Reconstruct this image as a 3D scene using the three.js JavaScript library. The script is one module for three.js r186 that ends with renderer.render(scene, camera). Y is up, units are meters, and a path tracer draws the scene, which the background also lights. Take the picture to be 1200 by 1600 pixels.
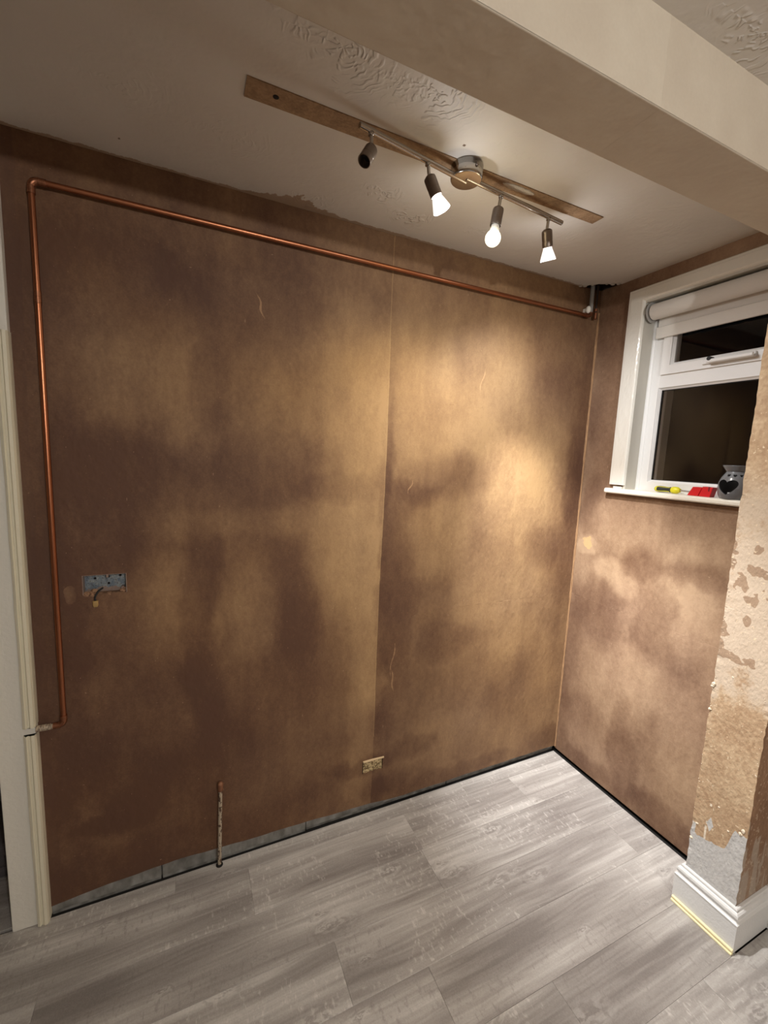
import * as THREE from 'three';
import { RoundedBoxGeometry } from 'three/addons/geometries/RoundedBoxGeometry.js';
import { mergeGeometries, mergeVertices } from 'three/addons/utils/BufferGeometryUtils.js';
import { Brush, Evaluator, SUBTRACTION } from 'three-bvh-csg';

// ------------------------------------------------------------------ camera, sky, exposure
// x runs along the back wall to the right (the room corner is x = 0), z towards the camera, y up; metres
const scene = new THREE.Scene();
const camera = new THREE.PerspectiveCamera(100.392, 1200 / 1600, 0.02, 60);
camera.rotation.set(-0.131253, -0.430431, 0.041383, 'YXZ');
camera.position.set(-1.8216, 1.5753, 1.5704);
scene.background = new THREE.Color(0.0015, 0.0016, 0.002);   // night outside
const renderer = new THREE.WebGLRenderer({ antialias: true });
renderer.toneMapping = THREE.LinearToneMapping;
renderer.toneMappingExposure = 0.37;
renderer.shadowMap.enabled = true;
renderer.shadowMap.type = THREE.PCFSoftShadowMap;
const LIGHT = { coolBeam: 37, coolWide: 5.0, coolSpill: 0.14, warmSpot: 3.4, warmGolf: 0.14, pendant: 17.5 };   // candela-like strengths of the lamps
const COOL = new THREE.Color(0.99, 0.99, 1.0), WARM = new THREE.Color(1.0, 0.83, 0.52), PEND = new THREE.Color(1.0, 0.98, 0.94);
const H = 2.4;                 // ceiling
const PX = -0.205, PZ0 = 0.80, PZ1 = 0.957, BY = 2.246;   // pier face, its depth, underside of the beam

// ------------------------------------------------------------------ helpers
let seed = 11;
const rnd = () => { seed = (seed + 0x6d2b79f5) | 0; let t = Math.imul(seed ^ (seed >>> 15), 1 | seed); t = (t + Math.imul(t ^ (t >>> 7), 61 | t)) ^ t; return ((t ^ (t >>> 14)) >>> 0) / 4294967296; };
const rr = (a, b) => a + (b - a) * rnd();
const clamp = (x, a = 0, b = 1) => Math.min(b, Math.max(a, x));
const sstep = (a, b, x) => { const t = clamp((x - a) / (b - a)); return t * t * (3 - 2 * t); };
const lerp = (a, b, t) => a + (b - a) * t;
function hash(i, j, s) { let h = Math.imul(i, 374761393) ^ Math.imul(j, 668265263) ^ Math.imul(s, 1442695041); h = Math.imul(h ^ (h >>> 13), 1274126177); h ^= h >>> 16; return (h >>> 0) / 4294967296; }
function noise(x, y, s = 0) {
  const i = Math.floor(x), j = Math.floor(y); let u = x - i, v = y - j; u = u * u * (3 - 2 * u); v = v * v * (3 - 2 * v);
  const a = hash(i, j, s), b = hash(i + 1, j, s), c = hash(i, j + 1, s), d = hash(i + 1, j + 1, s);
  return (a + (b - a) * u) + ((c + (d - c) * u) - (a + (b - a) * u)) * v;
}
function fbm(x, y, s = 0, o = 4) { let a = 0, w = 0.5, t = 0; for (let k = 0; k < o; k++) { a += w * noise(x, y, s + k * 17); t += w; w *= 0.5; x *= 2.03; y *= 2.03; } return a / t; }
const srgb = (h) => { const c = new THREE.Color(h); c.convertLinearToSRGB(); return [c.r, c.g, c.b]; };
const mixc = (a, b, t) => [lerp(a[0], b[0], t), lerp(a[1], b[1], t), lerp(a[2], b[2], t)];
function colorTex(w, h, fn, wrap = THREE.ClampToEdgeWrapping) {   // fn(u, v) -> sRGB 0..1
  const d = new Uint8Array(w * h * 4);
  for (let j = 0; j < h; j++) for (let i = 0; i < w; i++) { const c = fn((i + 0.5) / w, (j + 0.5) / h), k = (j * w + i) * 4; d[k] = clamp(c[0]) * 255; d[k + 1] = clamp(c[1]) * 255; d[k + 2] = clamp(c[2]) * 255; d[k + 3] = 255; }
  const t = new THREE.DataTexture(d, w, h); t.colorSpace = THREE.SRGBColorSpace; return finish(t, wrap);
}
function greyTex(w, h, fn, wrap = THREE.RepeatWrapping) {
  const d = new Uint8Array(w * h * 4);
  for (let j = 0; j < h; j++) for (let i = 0; i < w; i++) { const g = clamp(fn((i + 0.5) / w, (j + 0.5) / h)) * 255, k = (j * w + i) * 4; d[k] = d[k + 1] = d[k + 2] = g; d[k + 3] = 255; }
  return finish(new THREE.DataTexture(d, w, h), wrap);
}
function finish(t, wrap) { t.magFilter = t.minFilter = THREE.LinearFilter; t.wrapS = t.wrapT = wrap; t.needsUpdate = true; return t; }

const usedNames = new Map();
function numbered(n) { const k = usedNames.get(n) ?? 0; usedNames.set(n, k + 1); return k ? n + '_' + String(k).padStart(3, '0') : n; }
function thing(name, label, category, pos = [0, 0, 0], group) {
  const o = new THREE.Group(); o.name = numbered(name); o.position.set(...pos); o.userData = { label, category }; if (group) o.userData.group = group; scene.add(o); return o;
}
function struct(name, label, category) { const o = new THREE.Group(); o.name = name; o.userData = { kind: 'structure' }; if (label) o.userData.label = label; if (category) o.userData.category = category; scene.add(o); return o; }
function mesh(name, geo, mat, parent, label) {
  const list = Array.isArray(geo) ? geo : [geo];
  const g = list.length > 1 ? mergeGeometries(list.map(plain)) : list[0];
  const m = new THREE.Mesh(g, mat); m.name = name; m.castShadow = m.receiveShadow = true; if (label) m.userData.label = label; if (parent) parent.add(m); return m;
}
function plain(g) { let p = g.index ? g.toNonIndexed() : g.clone(); for (const k of Object.keys(p.attributes)) if (!['position', 'normal', 'uv'].includes(k)) p.deleteAttribute(k); if (!p.attributes.uv) p.setAttribute('uv', new THREE.BufferAttribute(new Float32Array(p.attributes.position.count * 2), 2)); p.clearGroups(); return p; }
function metreUV(g) {   // planar uv in metres by the way each vertex faces
  const p = g.attributes.position, n = g.attributes.normal, uv = new Float32Array(p.count * 2);
  for (let i = 0; i < p.count; i++) {
    const ax = Math.abs(n.getX(i)), ay = Math.abs(n.getY(i)), az = Math.abs(n.getZ(i));
    const [u, v] = ay >= ax && ay >= az ? [p.getX(i), p.getZ(i)] : ax >= az ? [p.getZ(i), p.getY(i)] : [p.getX(i), p.getY(i)];
    uv[2 * i] = u; uv[2 * i + 1] = v;
  }
  g.setAttribute('uv', new THREE.BufferAttribute(uv, 2)); return g;
}
function box(x0, x1, y0, y1, z0, z1, r = 0) {
  const w = x1 - x0, h = y1 - y0, d = z1 - z0;
  const g = r ? new RoundedBoxGeometry(w, h, d, 2, Math.min(r, w / 2.01, h / 2.01, d / 2.01)) : new THREE.BoxGeometry(w, h, d);
  g.translate((x0 + x1) / 2, (y0 + y1) / 2, (z0 + z1) / 2); return metreUV(plain(g));
}
function rod(a, b, ra, rb = ra, seg = 20) {   // a capped cylinder from a to b
  const A = new THREE.Vector3(...a), B = new THREE.Vector3(...b), d = B.clone().sub(A), g = new THREE.CylinderGeometry(rb, ra, d.length(), seg);
  g.applyQuaternion(new THREE.Quaternion().setFromUnitVectors(new THREE.Vector3(0, 1, 0), d.clone().normalize())); g.translate(...A.add(B).multiplyScalar(0.5).toArray()); return g;
}
function latheAlong(profile, at, dir, seg = 28) {   // profile [(radius, distance along dir)]
  const g = new THREE.LatheGeometry(profile.map(([r, t]) => new THREE.Vector2(Math.max(r, 1e-5), t)), seg);
  g.applyQuaternion(new THREE.Quaternion().setFromUnitVectors(new THREE.Vector3(0, 1, 0), new THREE.Vector3(...dir).normalize())); g.translate(...at); return g;
}
function quads(faces) {   // list of [a, b, c, d] points (optionally with uv in index 3, 4)
  const p = [], uv = [];
  for (const f of faces) for (const k of [0, 1, 2, 0, 2, 3]) { p.push(f[k][0], f[k][1], f[k][2]); uv.push(f[k][3] ?? 0, f[k][4] ?? 0); }
  const g = new THREE.BufferGeometry(); g.setAttribute('position', new THREE.Float32BufferAttribute(p, 3)); g.setAttribute('uv', new THREE.Float32BufferAttribute(uv, 2)); g.computeVertexNormals(); return g;
}
// a skin of plaster: a displaced front sheet with thickness, holes and its own uv. at(u, v) -> [x, y, z]; back(u, v) -> [x, y, z]
function skin(us, vs, at, back, uvOf, hole = () => false) {
  const nu = us.length, nv = vs.length, P = [], UV = [], I = [], side = [];
  for (let j = 0; j < nv; j++) for (let i = 0; i < nu; i++) { P.push(...at(us[i], vs[j])); UV.push(...uvOf(us[i], vs[j])); }
  const open = (i, j) => i < 0 || j < 0 || i >= nu - 1 || j >= nv - 1 || hole((us[i] + us[i + 1]) / 2, (vs[j] + vs[j + 1]) / 2);
  const pt = (i, j, f) => [...f(us[i], vs[j]), ...uvOf(us[i], vs[j])];
  for (let j = 0; j < nv - 1; j++) for (let i = 0; i < nu - 1; i++) {
    if (open(i, j)) continue;
    const a = j * nu + i; I.push(a, a + 1, a + nu + 1, a, a + nu + 1, a + nu);
    const E = (i0, j0, i1, j1) => side.push([pt(i0, j0, at), pt(i0, j0, back), pt(i1, j1, back), pt(i1, j1, at)]);
    if (open(i, j - 1)) E(i, j, i + 1, j);
    if (open(i + 1, j)) E(i + 1, j, i + 1, j + 1);
    if (open(i, j + 1)) E(i + 1, j + 1, i, j + 1);
    if (open(i - 1, j)) E(i, j + 1, i, j);
  }
  const g = new THREE.BufferGeometry(); g.setAttribute('position', new THREE.Float32BufferAttribute(P, 3)); g.setAttribute('uv', new THREE.Float32BufferAttribute(UV, 2)); g.setIndex(I); g.computeVertexNormals();
  return mergeGeometries([plain(g), plain(quads(side))]);
}
const steps = (a, b, d, extra = []) => { const n = Math.max(1, Math.round((b - a) / d)), o = []; for (let i = 0; i <= n; i++) o.push(a + (b - a) * i / n); for (const e of extra) { o.splice(o.findIndex((v) => Math.abs(v - e) === Math.min(...o.map((w) => Math.abs(w - e)))), 1, e); } return o.sort((p, q) => p - q); };
// a moulding: profile [(outward, height)] swept along stations [origin x, origin z, dir x, dir z]
function moulding(profile, st) {
  const f = []; const v = (s, q) => [s[0] + s[2] * q[0], q[1], s[1] + s[3] * q[0]];
  for (let i = 0; i < st.length - 1; i++) for (let k = 0; k < profile.length - 1; k++) f.push([v(st[i], profile[k]), v(st[i + 1], profile[k]), v(st[i + 1], profile[k + 1]), v(st[i], profile[k + 1])]);
  for (const s of [st[0], st[st.length - 1]]) { const c = [0.0005, profile[0][1]]; for (let k = 0; k < profile.length - 1; k++) f.push([v(s, [0, profile[k][1]]), v(s, profile[k]), v(s, profile[k + 1]), v(s, [0, profile[k + 1][1]])]); }
  return metreUV(quads(f));
}

// ------------------------------------------------------------------ materials
const std = (o) => new THREE.MeshStandardMaterial(o);
const plasterBump = greyTex(512, 512, (u, v) => 0.5 + 0.35 * (fbm(u * 14, v * 5, 3, 4) - 0.5) + 0.5 * (fbm(u * 60, v * 40, 5, 3) - 0.5));
// fresh gypsum plaster: dry it is tan, still damp it is dark red-brown; the patches are those of the photograph [x, y, rx, ry, strength]
const DRY = srgb('#b18f63'), DRYP = srgb('#a88966'), WET = srgb('#5f402a'), WETP = srgb('#53382a');
const blob = (list, x, y, w1, w2) => { let m = 0; for (const b of list) { const dx = (x + w1 - b[0]) / b[2], dy = (y + w2 - b[1]) / b[3], d = dx * dx + dy * dy; if (d < 4) m = Math.max(m, (b[4] ?? 1) * (1 - sstep(0.1, 2.6, d))); } return m; };
const backDry = [[-1.97, 1.88, .16, .21], [-1.81, 1.76, .10, .17], [-1.23, 1.79, .16, .32], [-1.52, 1.72, .14, .20, .7], [-1.56, 1.32, .36, .055, .65], [-1.24, 1.22, .14, .3], [-1.92, 1.03, .12, .14, .6], [-1.63, .98, .08, .15, .7],
  [-.72, 1.86, .34, .30], [-.78, 1.23, .21, .16], [-.45, 1.44, .27, .30], [-1.0, 1.96, .11, .28], [-.48, 1.03, .24, .19], [-.92, 1.6, .14, .12], [-.3, .62, .18, .3, .5], [-.6, .2, .4, .14, .4], [-1.17, .85, .07, .6, .8]];
const backWetShade = [[-1.75, 1.79, .05, .13], [-1.31, 1.45, .13, .04, .8], [-.80, 1.52, .17, .07], [-.95, 1.44, .13, .055], [-1.79, 1.11, .05, .22, .75], [-1.51, 1.06, .10, .13, .4], [-1.78, .73, .06, .17], [-1.03, .9, .07, .4], [-.52, .52, .24, .12, .6], [-.75, .75, .15, .08, .8],
  [-.05, 1.46, .06, .46], [-.16, 2.14, .2, .2, .6], [-2.06, .28, .11, .035], [-2.0, .36, .08, .05, .7], [-1.13, .23, .16, .035], [-.9, .25, .08, .05], [-.08, .08, .14, .07], [-1.085, 1.25, .03, .45], [-2.03, 2.05, .22, .14, 1], [-2.06, 1.38, .12, .19, .8], [-1.4, 2.19, .6, .04, .2], [-2.2, 1.0, .07, .5, .8], [-1.61, 1.54, .22, .09, .3], [-1.47, .66, .2, .14, .3],  // upper right corner patch and long streak under the pipe: painted light falloff
  [-.72, 2.1, .07, .2, .6], [-.21, 1.17, .11, .10], [-1.03, .1, .1, .05], [-1.44, .9, .07, .16, .8], [-1.6, .1, .6, .08, .5], [-.5, .05, .5, .035, .6], [-1.9, .5, .3, .1, .4]];
const rightDry = [[.22, 1.08, .08, .06], [.28, 1.02, .05, .05], [.55, .97, .12, .15], [.42, .63, .15, .12, .7], [.50, 1.32, .16, .1, .8], [.31, .51, .14, .15, .7], [.08, 1.18, .035, .04], [.65, .45, .1, .25, .7], [.25, 1.3, .12, .1, .6], [.7, .8, .1, .2, .6]];
const rightWet = [[.16, .84, .11, .13], [.36, 1.15, .08, .07], [.45, .91, .06, .14], [.60, 1.16, .11, .055], [.37, .24, .055, .22], [.62, .06, .14, .045], [.49, .10, .14, .045], [.06, 1.40, .06, .13], [.09, 1.96, .08, .32], [.1, 2.31, .1, .09], [.2, .06, .15, .04], [.04, .3, .04, .3, .5]];
function plasterColor(x, y, dry, wet, s, damp = 0, dryA = DRY, dryB = DRYP) {
  const w1 = 0.10 * (fbm(x * 5, y * 5, s, 4) - 0.5) + 0.035 * (fbm(x * 34, y * 13, s + 9, 3) - 0.5), w2 = 0.10 * (fbm(x * 5, y * 5, s + 40, 4) - 0.5) + 0.04 * (fbm(x * 30, y * 12, s + 49, 3) - 0.5);
  let t = 0.40 - damp + 0.62 * (fbm(x * 3.4, y * 2.6, s + 70, 4) - 0.5) + 0.17 * (fbm(x * 26, y * 4, s + 80, 3) - 0.5);   // 1 dry, 0 damp; trowel streaks run upright
  t += 0.33 * blob(dry, x, y, w1, w2) - 0.28 * blob(wet, x, y, w1, w2);
  t = clamp(t + 0.12 * (noise(x * 300, y * 300, s + 5) - 0.5) + 0.16 * (fbm(x * 90, y * 60, s + 6, 2) - 0.5) + 0.20 * (fbm(x * 13, y * 9, s + 7, 4) - 0.5));
  const hue = fbm(x * 3.3, y * 3.3, s + 90, 3);
  const c = mixc(mixc(WET, WETP, hue), mixc(dryA, dryB, hue), t);
  if (noise(x * 210, y * 130, s + 33) > 0.985) return mixc(c, [0.85, 0.74, 0.62], 0.5);   // stray flecks
  return c;
}
const XL = -2.27;
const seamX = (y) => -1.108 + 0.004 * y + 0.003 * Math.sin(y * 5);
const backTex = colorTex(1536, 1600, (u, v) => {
  const x = XL + u * -XL, y = v * H; const sm = x - seamX(y), wv = fbm(x * 20, y * 3.5, 111, 3);   // either side of the joint: paler to its left, darker to its right
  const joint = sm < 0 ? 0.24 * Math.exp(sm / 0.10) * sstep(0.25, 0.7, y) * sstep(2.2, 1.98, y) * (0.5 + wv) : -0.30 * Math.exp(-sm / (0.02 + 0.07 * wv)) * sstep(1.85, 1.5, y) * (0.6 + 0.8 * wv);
  const damp = 0.17 * sstep(-1.3, -1.75, x + 0.3 * (fbm(x * 3, y * 3, 112, 3) - 0.5)) - 0.10 * sstep(-1.2, -0.8, x) - joint;   // darker towards the left end, paler towards the right
  let c = plasterColor(x, y, backDry, backWetShade, 100, damp);
  for (const [sx, sy, l, k] of [[-1.030, .70, .08, .010], [-1.026, .60, .06, -.008], [-1.592, 2.06, .04, -.012], [-.655, 1.92, .06, .012], [-.985, 1.45, .03, .012]]) {   // scratches left by the trowel
    const q = (y - sy) / l; if (Math.abs(q) < 1) { const d = Math.abs(x - sx - k * q - 0.004 * Math.sin(q * 4)); if (d < 0.003 * (1 - q * q) * (0.4 + noise(y * 90, 3))) c = mixc(c, [0.86, 0.70, 0.52], 0.42); }
  }
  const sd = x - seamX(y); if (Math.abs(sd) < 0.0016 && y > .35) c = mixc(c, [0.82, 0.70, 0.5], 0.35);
  if (Math.hypot((x + 2.168) / .016, (y - 1.105) / .03) < 0.8 + 0.5 * fbm(x * 60, y * 60, 7)) c = mixc(c, [0.66, 0.55, 0.42], 0.5 * fbm(x * 40, y * 30, 78));   // dab of paler filler beside the box
  if (x < -2.24 + 0.02 * (fbm(x * 30, y * 9, 77, 3) - .5)) c = mixc(c, WETP, 0.7 * fbm(x * 60, y * 6, 77));   // last trowel of plaster against the door trim
  return c;
});
const rightTex = colorTex(640, 1536, (u, v) => { const z = u, y = v * H; let c = plasterColor(z * 1.0, y, rightDry, rightWet, 300, -0.17, srgb('#b69a7a'), srgb('#b09277')); if (Math.hypot((z - .075) / .03, (y - 1.185) / .035) < 0.5 + 0.8 * fbm(z * 70, y * 60, 8)) c = mixc(c, [0.87, 0.72, 0.48], 0.5); return c; });
rightTex.wrapS = THREE.MirroredRepeatWrapping;
const bumpOn = (t, sx, sy) => { const b = t.clone(); b.repeat.set(sx, sy); b.needsUpdate = true; return b; };
const M = {};
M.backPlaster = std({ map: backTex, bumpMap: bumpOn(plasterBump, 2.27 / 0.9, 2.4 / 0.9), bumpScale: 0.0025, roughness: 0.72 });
M.rightPlaster = std({ map: rightTex, bumpMap: bumpOn(plasterBump, 1 / 0.9, 2.4 / 0.9), bumpScale: 0.0025, roughness: 0.72 });
const cementTex = colorTex(512, 256, (u, v) => { const n = fbm(u * 40, v * 20, 12, 4), m = fbm(u * 9, v * 4, 14, 3); return mixc([0.36, 0.35, 0.33], [0.62, 0.62, 0.60], clamp(n * 1.1 + (m - 0.5) * 0.7)); }, THREE.RepeatWrapping);
M.cement = std({ map: cementTex, bumpMap: plasterBump, bumpScale: 0.004, roughness: 0.95 });
M.masonry = std({ color: '#6b625a', roughness: 0.95 });
const beadTex = colorTex(64, 512, (u, v) => { const n = fbm(u * 6, v * 130, 4, 3); return mixc([0.50, 0.37, 0.26], [0.72, 0.57, 0.41], n); });
M.cornerFill = std({ map: beadTex, roughness: 0.8 });
// artex ceiling: fan-shaped comb strokes in relief, painted over
const SW = [[-1.52, .62, .13, 1], [-1.38, .60, .08, .5], [-1.29, .615, .12, 1], [-1.25, .22, .07, .8], [-1.11, .135, .085, .9], [-.85, .18, .07, .45], [-1.45, .075, .09, .4], [-1.95, .30, .12, .25], [-1.62, .68, .09, .6], [-2.1, .6, .14, .2], [-1.0, .55, .12, .2], [-.6, .3, .14, .2], [-1.7, .25, .12, .3], [-.35, .5, .14, .2], [-.82, 1.01, .12, 1], [-.6, 1.05, .12, 1]];
const ceilBump = greyTex(2048, 1024, (u, v) => {
  const x = -2.4 + u * 2.4, z = v * 1.2; let h = 0.34 + 0.12 * (fbm(u * 150, v * 75, 21, 3) - 0.5) + 0.16 * (fbm(u * 16, v * 8, 22, 3) - 0.5);
  for (const [cx, cz, r, a] of SW) { const dx = x - cx, dz = z - cz, d = Math.hypot(dx, dz); if (d > r * 1.3) continue;
    const th = Math.atan2(dz, dx), lobe = fbm(th * 2.2 + 20, d * 8, 31, 2), rings = noise(d * 210 + 5 * fbm(x * 40, z * 40, 30, 2), th * 3.4 + 9, Math.floor(cx * 100) & 63);
    h += a * 0.36 * sstep(0.42, 0.85, rings) * sstep(r * 1.3, r * 0.3, d) * sstep(0.38, 0.58, lobe); }
  return h;
}, THREE.MirroredRepeatWrapping);
const CW = srgb('#d8d3cb');
const ceilTex = colorTex(1024, 512, (u, v) => {
  const x = -2.4 + u * 2.4, z = v * 1.2; let c = mixc(CW, [0.80, 0.775, 0.74], fbm(u * 12, v * 6, 51, 4));
  const e = 0.012 + 0.045 * Math.max(0, 1 - Math.abs(x + 1.49) / 0.17) * (0.4 + 1.1 * fbm(x * 30, 1, 52, 3)); const n = fbm(x * 60, z * 60, 53, 3);
  if (z < e * (0.5 + n)) c = mixc(c, [0.55, 0.43, 0.32], 0.65);   // plaster smeared on to the ceiling edge
  if (Math.hypot(x + 1.143, z - .505) < 0.004 || Math.hypot(x + 1.98, z - .09) < 0.003) c = [0.4, 0.33, 0.28];
  return c;
}, THREE.MirroredRepeatWrapping);
M.ceiling = std({ map: ceilTex, bumpMap: ceilBump, bumpScale: 0.006, roughness: 0.55 });
const paintBump = greyTex(512, 512, (u, v) => 0.5 + 0.5 * (fbm(u * 40, v * 40, 61, 3) - 0.5) + 0.3 * (fbm(u * 8, v * 8, 62, 2) - 0.5));
const beamTex = colorTex(512, 512, (u, v) => mixc([0.73, 0.68, 0.61], [0.79, 0.75, 0.68], fbm(u * 9, v * 9, 65, 4) + 0.2 * (noise(u * 300, v * 300, 1) - 0.5)), THREE.RepeatWrapping);
M.beam = std({ map: beamTex, bumpMap: paintBump, bumpScale: 0.002, roughness: 0.6 });
M.nearCeiling = M.ceiling;
M.roomPaint = std({ color: '#7a6a5c', roughness: 0.8, bumpMap: paintBump, bumpScale: 0.002 });
M.hallPaint = std({ color: '#6d655e', roughness: 0.9 });
const glossBump = greyTex(256, 1024, (u, v) => 0.5 + 0.6 * (fbm(u * 14, v * 22, 71, 3) - 0.5) * sstep(0.35, 0.6, fbm(u * 3, v * 6, 72, 2)) + 0.12 * (fbm(u * 40, v * 90, 73, 2) - 0.5));
M.gloss = std({ color: '#e2dfd6', roughness: 0.16, bumpMap: bumpOn(glossBump, 4, 1), bumpScale: 0.004 });
M.jamb = std({ color: '#c2beb4', roughness: 0.4, bumpMap: bumpOn(glossBump, 5, 1), bumpScale: 0.001 });
M.upvc = std({ color: '#e9e8e6', roughness: 0.32 });
M.sillPaint = std({ color: '#ece6d8', roughness: 0.35, bumpMap: bumpOn(paintBump, 6, 6), bumpScale: 0.0015 });
M.trimPaint = std({ color: '#dedbd0', roughness: 0.4, bumpMap: bumpOn(paintBump, 3, 3), bumpScale: 0.0012 });
M.trimCream = std({ color: '#d9d3bd', roughness: 0.4, bumpMap: bumpOn(paintBump, 3, 3), bumpScale: 0.0015 });
M.skirt = std({ color: '#d7d6d3', roughness: 0.35, bumpMap: bumpOn(paintBump, 5, 5), bumpScale: 0.0012 });
M.cream = std({ color: '#ece0b4', roughness: 0.5 });
M.glass = new THREE.MeshPhysicalMaterial({ color: '#ffffff', transmission: 1, thickness: 0, roughness: 0.02, ior: 1.5, specularIntensity: 0.45 });
M.gasket = std({ color: '#1c1c1e', roughness: 0.7 });
M.dark = std({ color: '#100d0b', roughness: 0.9 });
const fabTex = greyTex(256, 256, (u, v) => 0.5 + 0.25 * Math.sin(u * 200) * Math.sin(v * 200));
M.blind = std({ color: '#d9d5cf', roughness: 0.85, bumpMap: fabTex, bumpScale: 0.0004 });
M.blindRail = std({ color: '#dedad3', roughness: 0.5 });
M.plasticGrey = std({ color: '#9b9894', roughness: 0.5 });
M.chrome = std({ color: '#b9b4ad', metalness: 1, roughness: 0.13 });
M.satin = std({ color: '#b0aaa3', metalness: 1, roughness: 0.25 });
const brushed = greyTex(128, 128, (u, v) => 0.5 + 0.5 * (noise(u * 60, v * 3, 2) - 0.5));
M.head = std({ color: '#857a72', metalness: 0.9, roughness: 0.38, bumpMap: brushed, bumpScale: 0.0004 });
M.socket = std({ color: '#1a1513', roughness: 0.7 });
M.ceramic = std({ color: '#e8e4da', roughness: 0.4 });
M.coolGlow = std({ color: '#ffffff', emissive: new THREE.Color(1.0, 0.97, 0.92), emissiveIntensity: 6, roughness: 0.3 });
M.coolGlass = std({ color: '#f3f3f0', emissive: new THREE.Color(1.0, 0.97, 0.92), emissiveIntensity: 2.8, roughness: 0.15 });
M.warmGlow = std({ color: '#fff6df', emissive: new THREE.Color(1.0, 0.93, 0.62), emissiveIntensity: 6, roughness: 0.3 });
M.pendGlow = std({ color: '#fff6df', emissive: new THREE.Color(1.0, 0.86, 0.62), emissiveIntensity: 4, roughness: 0.3 });
M.copper = std({ color: '#a56b4d', metalness: 1, roughness: 0.34, bumpMap: brushed, bumpScale: 0.0003 });
const tarnish = colorTex(64, 256, (u, v) => mixc([0.42, 0.26, 0.18], [0.72, 0.50, 0.38], fbm(u * 5, v * 30, 6, 3)));
M.fitting = std({ map: tarnish, metalness: 0.9, roughness: 0.4 });
M.pipeGrey = std({ color: '#8d8a86', roughness: 0.55 });
const oldPaint = colorTex(64, 512, (u, v) => { const n = fbm(u * 5, v * 30, 16, 4); return n > 0.60 ? [0.34, 0.26, 0.20] : mixc([0.62, 0.56, 0.48], [0.76, 0.71, 0.63], n); });
M.oldPipe = std({ map: oldPaint, roughness: 0.6, bumpMap: paintBump, bumpScale: 0.001 });
M.dullPipe = std({ color: '#3a2c24', roughness: 0.7, metalness: 0.3 });
M.rust = std({ color: '#8a5f46', roughness: 0.6, metalness: 0.5 });
const galvTex = colorTex(256, 128, (u, v) => { const n = fbm(u * 14, v * 7, 26, 4), m = fbm(u * 60, v * 30, 27, 3); let c = mixc([0.40, 0.46, 0.52], [0.60, 0.63, 0.63], clamp(n * 1.6 - 0.3)); if (m > 0.66) c = mixc(c, [0.30, 0.26, 0.24], 0.7); if (v < 0.3 * fbm(u * 9, 2, 28) + 0.03) c = mixc(c, [0.62, 0.52, 0.46], 0.8); return c; });
M.galv = std({ map: galvTex, metalness: 0.45, roughness: 0.5 });
const rubbleTex = colorTex(128, 128, (u, v) => { const n = fbm(u * 18, v * 14, 36, 3); return mixc([0.50, 0.42, 0.29], [0.86, 0.78, 0.60], sstep(0.3, 0.62, n)); });
M.rubble = std({ map: rubbleTex, bumpMap: plasterBump, bumpScale: 0.004, roughness: 0.9 });
M.tanPlaster = std({ color: '#d9bf98', roughness: 0.8 });
M.brass = std({ color: '#d6b67c', metalness: 0.8, roughness: 0.35 });
const stripTex = colorTex(1024, 64, (u, v) => { const n = fbm(u * 60, v * 3, 46, 4), m = fbm(u * 240, v * 14, 47, 3); return mixc([0.50, 0.40, 0.30], [0.68, 0.56, 0.43], clamp(n * 0.8 + (m - 0.5) * 0.8 + 0.1)); });
M.strip = std({ map: stripTex, roughness: 0.85, bumpMap: plasterBump, bumpScale: 0.002 });
M.filler = std({ color: '#d9cfc0', roughness: 0.9, bumpMap: plasterBump, bumpScale: 0.004 });

// laminate floor: white-washed rustic oak, grain along x; the texture spans 2.56 m by 1.28 m
const fBase = srgb('#9f9a95'), fLight = srgb('#c2beb9'), fDark = srgb('#7c7672');
const knots = []; for (let k = 0; k < 46; k++) knots.push([rr(0, 2.56), rr(0, 1.28), rr(.012, .045), rr(.3, 1)]);
const floorTex = colorTex(2048, 1024, (u, v) => {
  const x = u * 2.56, y = v * 1.28; const wob = 0.03 * (fbm(x * 2.2, y * 6, 201, 3) - 0.5);
  const s = fbm(x * 1.6, (y + wob) * 26, 202, 4), g = fbm(x * 7, (y + wob) * 160, 203, 3), m = fbm(x * 2.6, y * 5, 204, 3);
  let t = (s - 0.5) * 1.5 + (g - 0.5) * 0.5 + (m - 0.5) * 0.9;
  let c = t > 0 ? mixc(fBase, fLight, clamp(t * 1.7)) : mixc(fBase, fDark, clamp(-t * 1.6));
  for (const [kx, ky, kr, ka] of knots) { const dx = (x - kx) / 2.6, dy = y - ky + 0.01 * (fbm(x * 40, y * 40, 205, 2) - 0.5), d = Math.hypot(dx, dy) / kr; if (d < 1.6) { const rings = fbm(d * 5 + 2 * fbm(x * 30, y * 60, 206, 2), Math.atan2(dy, dx) * 1.3 + kx * 9, 212, 3); c = mixc(c, mixc(fDark, fLight, sstep(0.38, 0.62, rings)), ka * 0.55 * (1 - sstep(0.0, 1.6, d))); } }
  const scr = fbm(x * 130, y * 60, 207, 3), zone = fbm(x * 3.2, y * 7, 208, 2);   // brushed white cross-marks
  if (zone > 0.54 && scr > 0.62) c = mixc(c, [0.90, 0.88, 0.86], clamp((scr - 0.62) * 4) * 0.42);
  if (zone < 0.40 && scr > 0.62) c = mixc(c, fDark, clamp((scr - 0.62) * 5) * 0.4);
  const n = noise(x * 500, y * 400, 209) - 0.5; return [c[0] + n * 0.05, c[1] + n * 0.05, c[2] + n * 0.05];
}, THREE.RepeatWrapping);
const floorBump = greyTex(1024, 512, (u, v) => 0.5 + 0.6 * (fbm(u * 2.56 * 7, v * 1.28 * 120, 203, 3) - 0.5) + 0.4 * (fbm(u * 90, v * 60, 211, 2) - 0.5));
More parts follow.
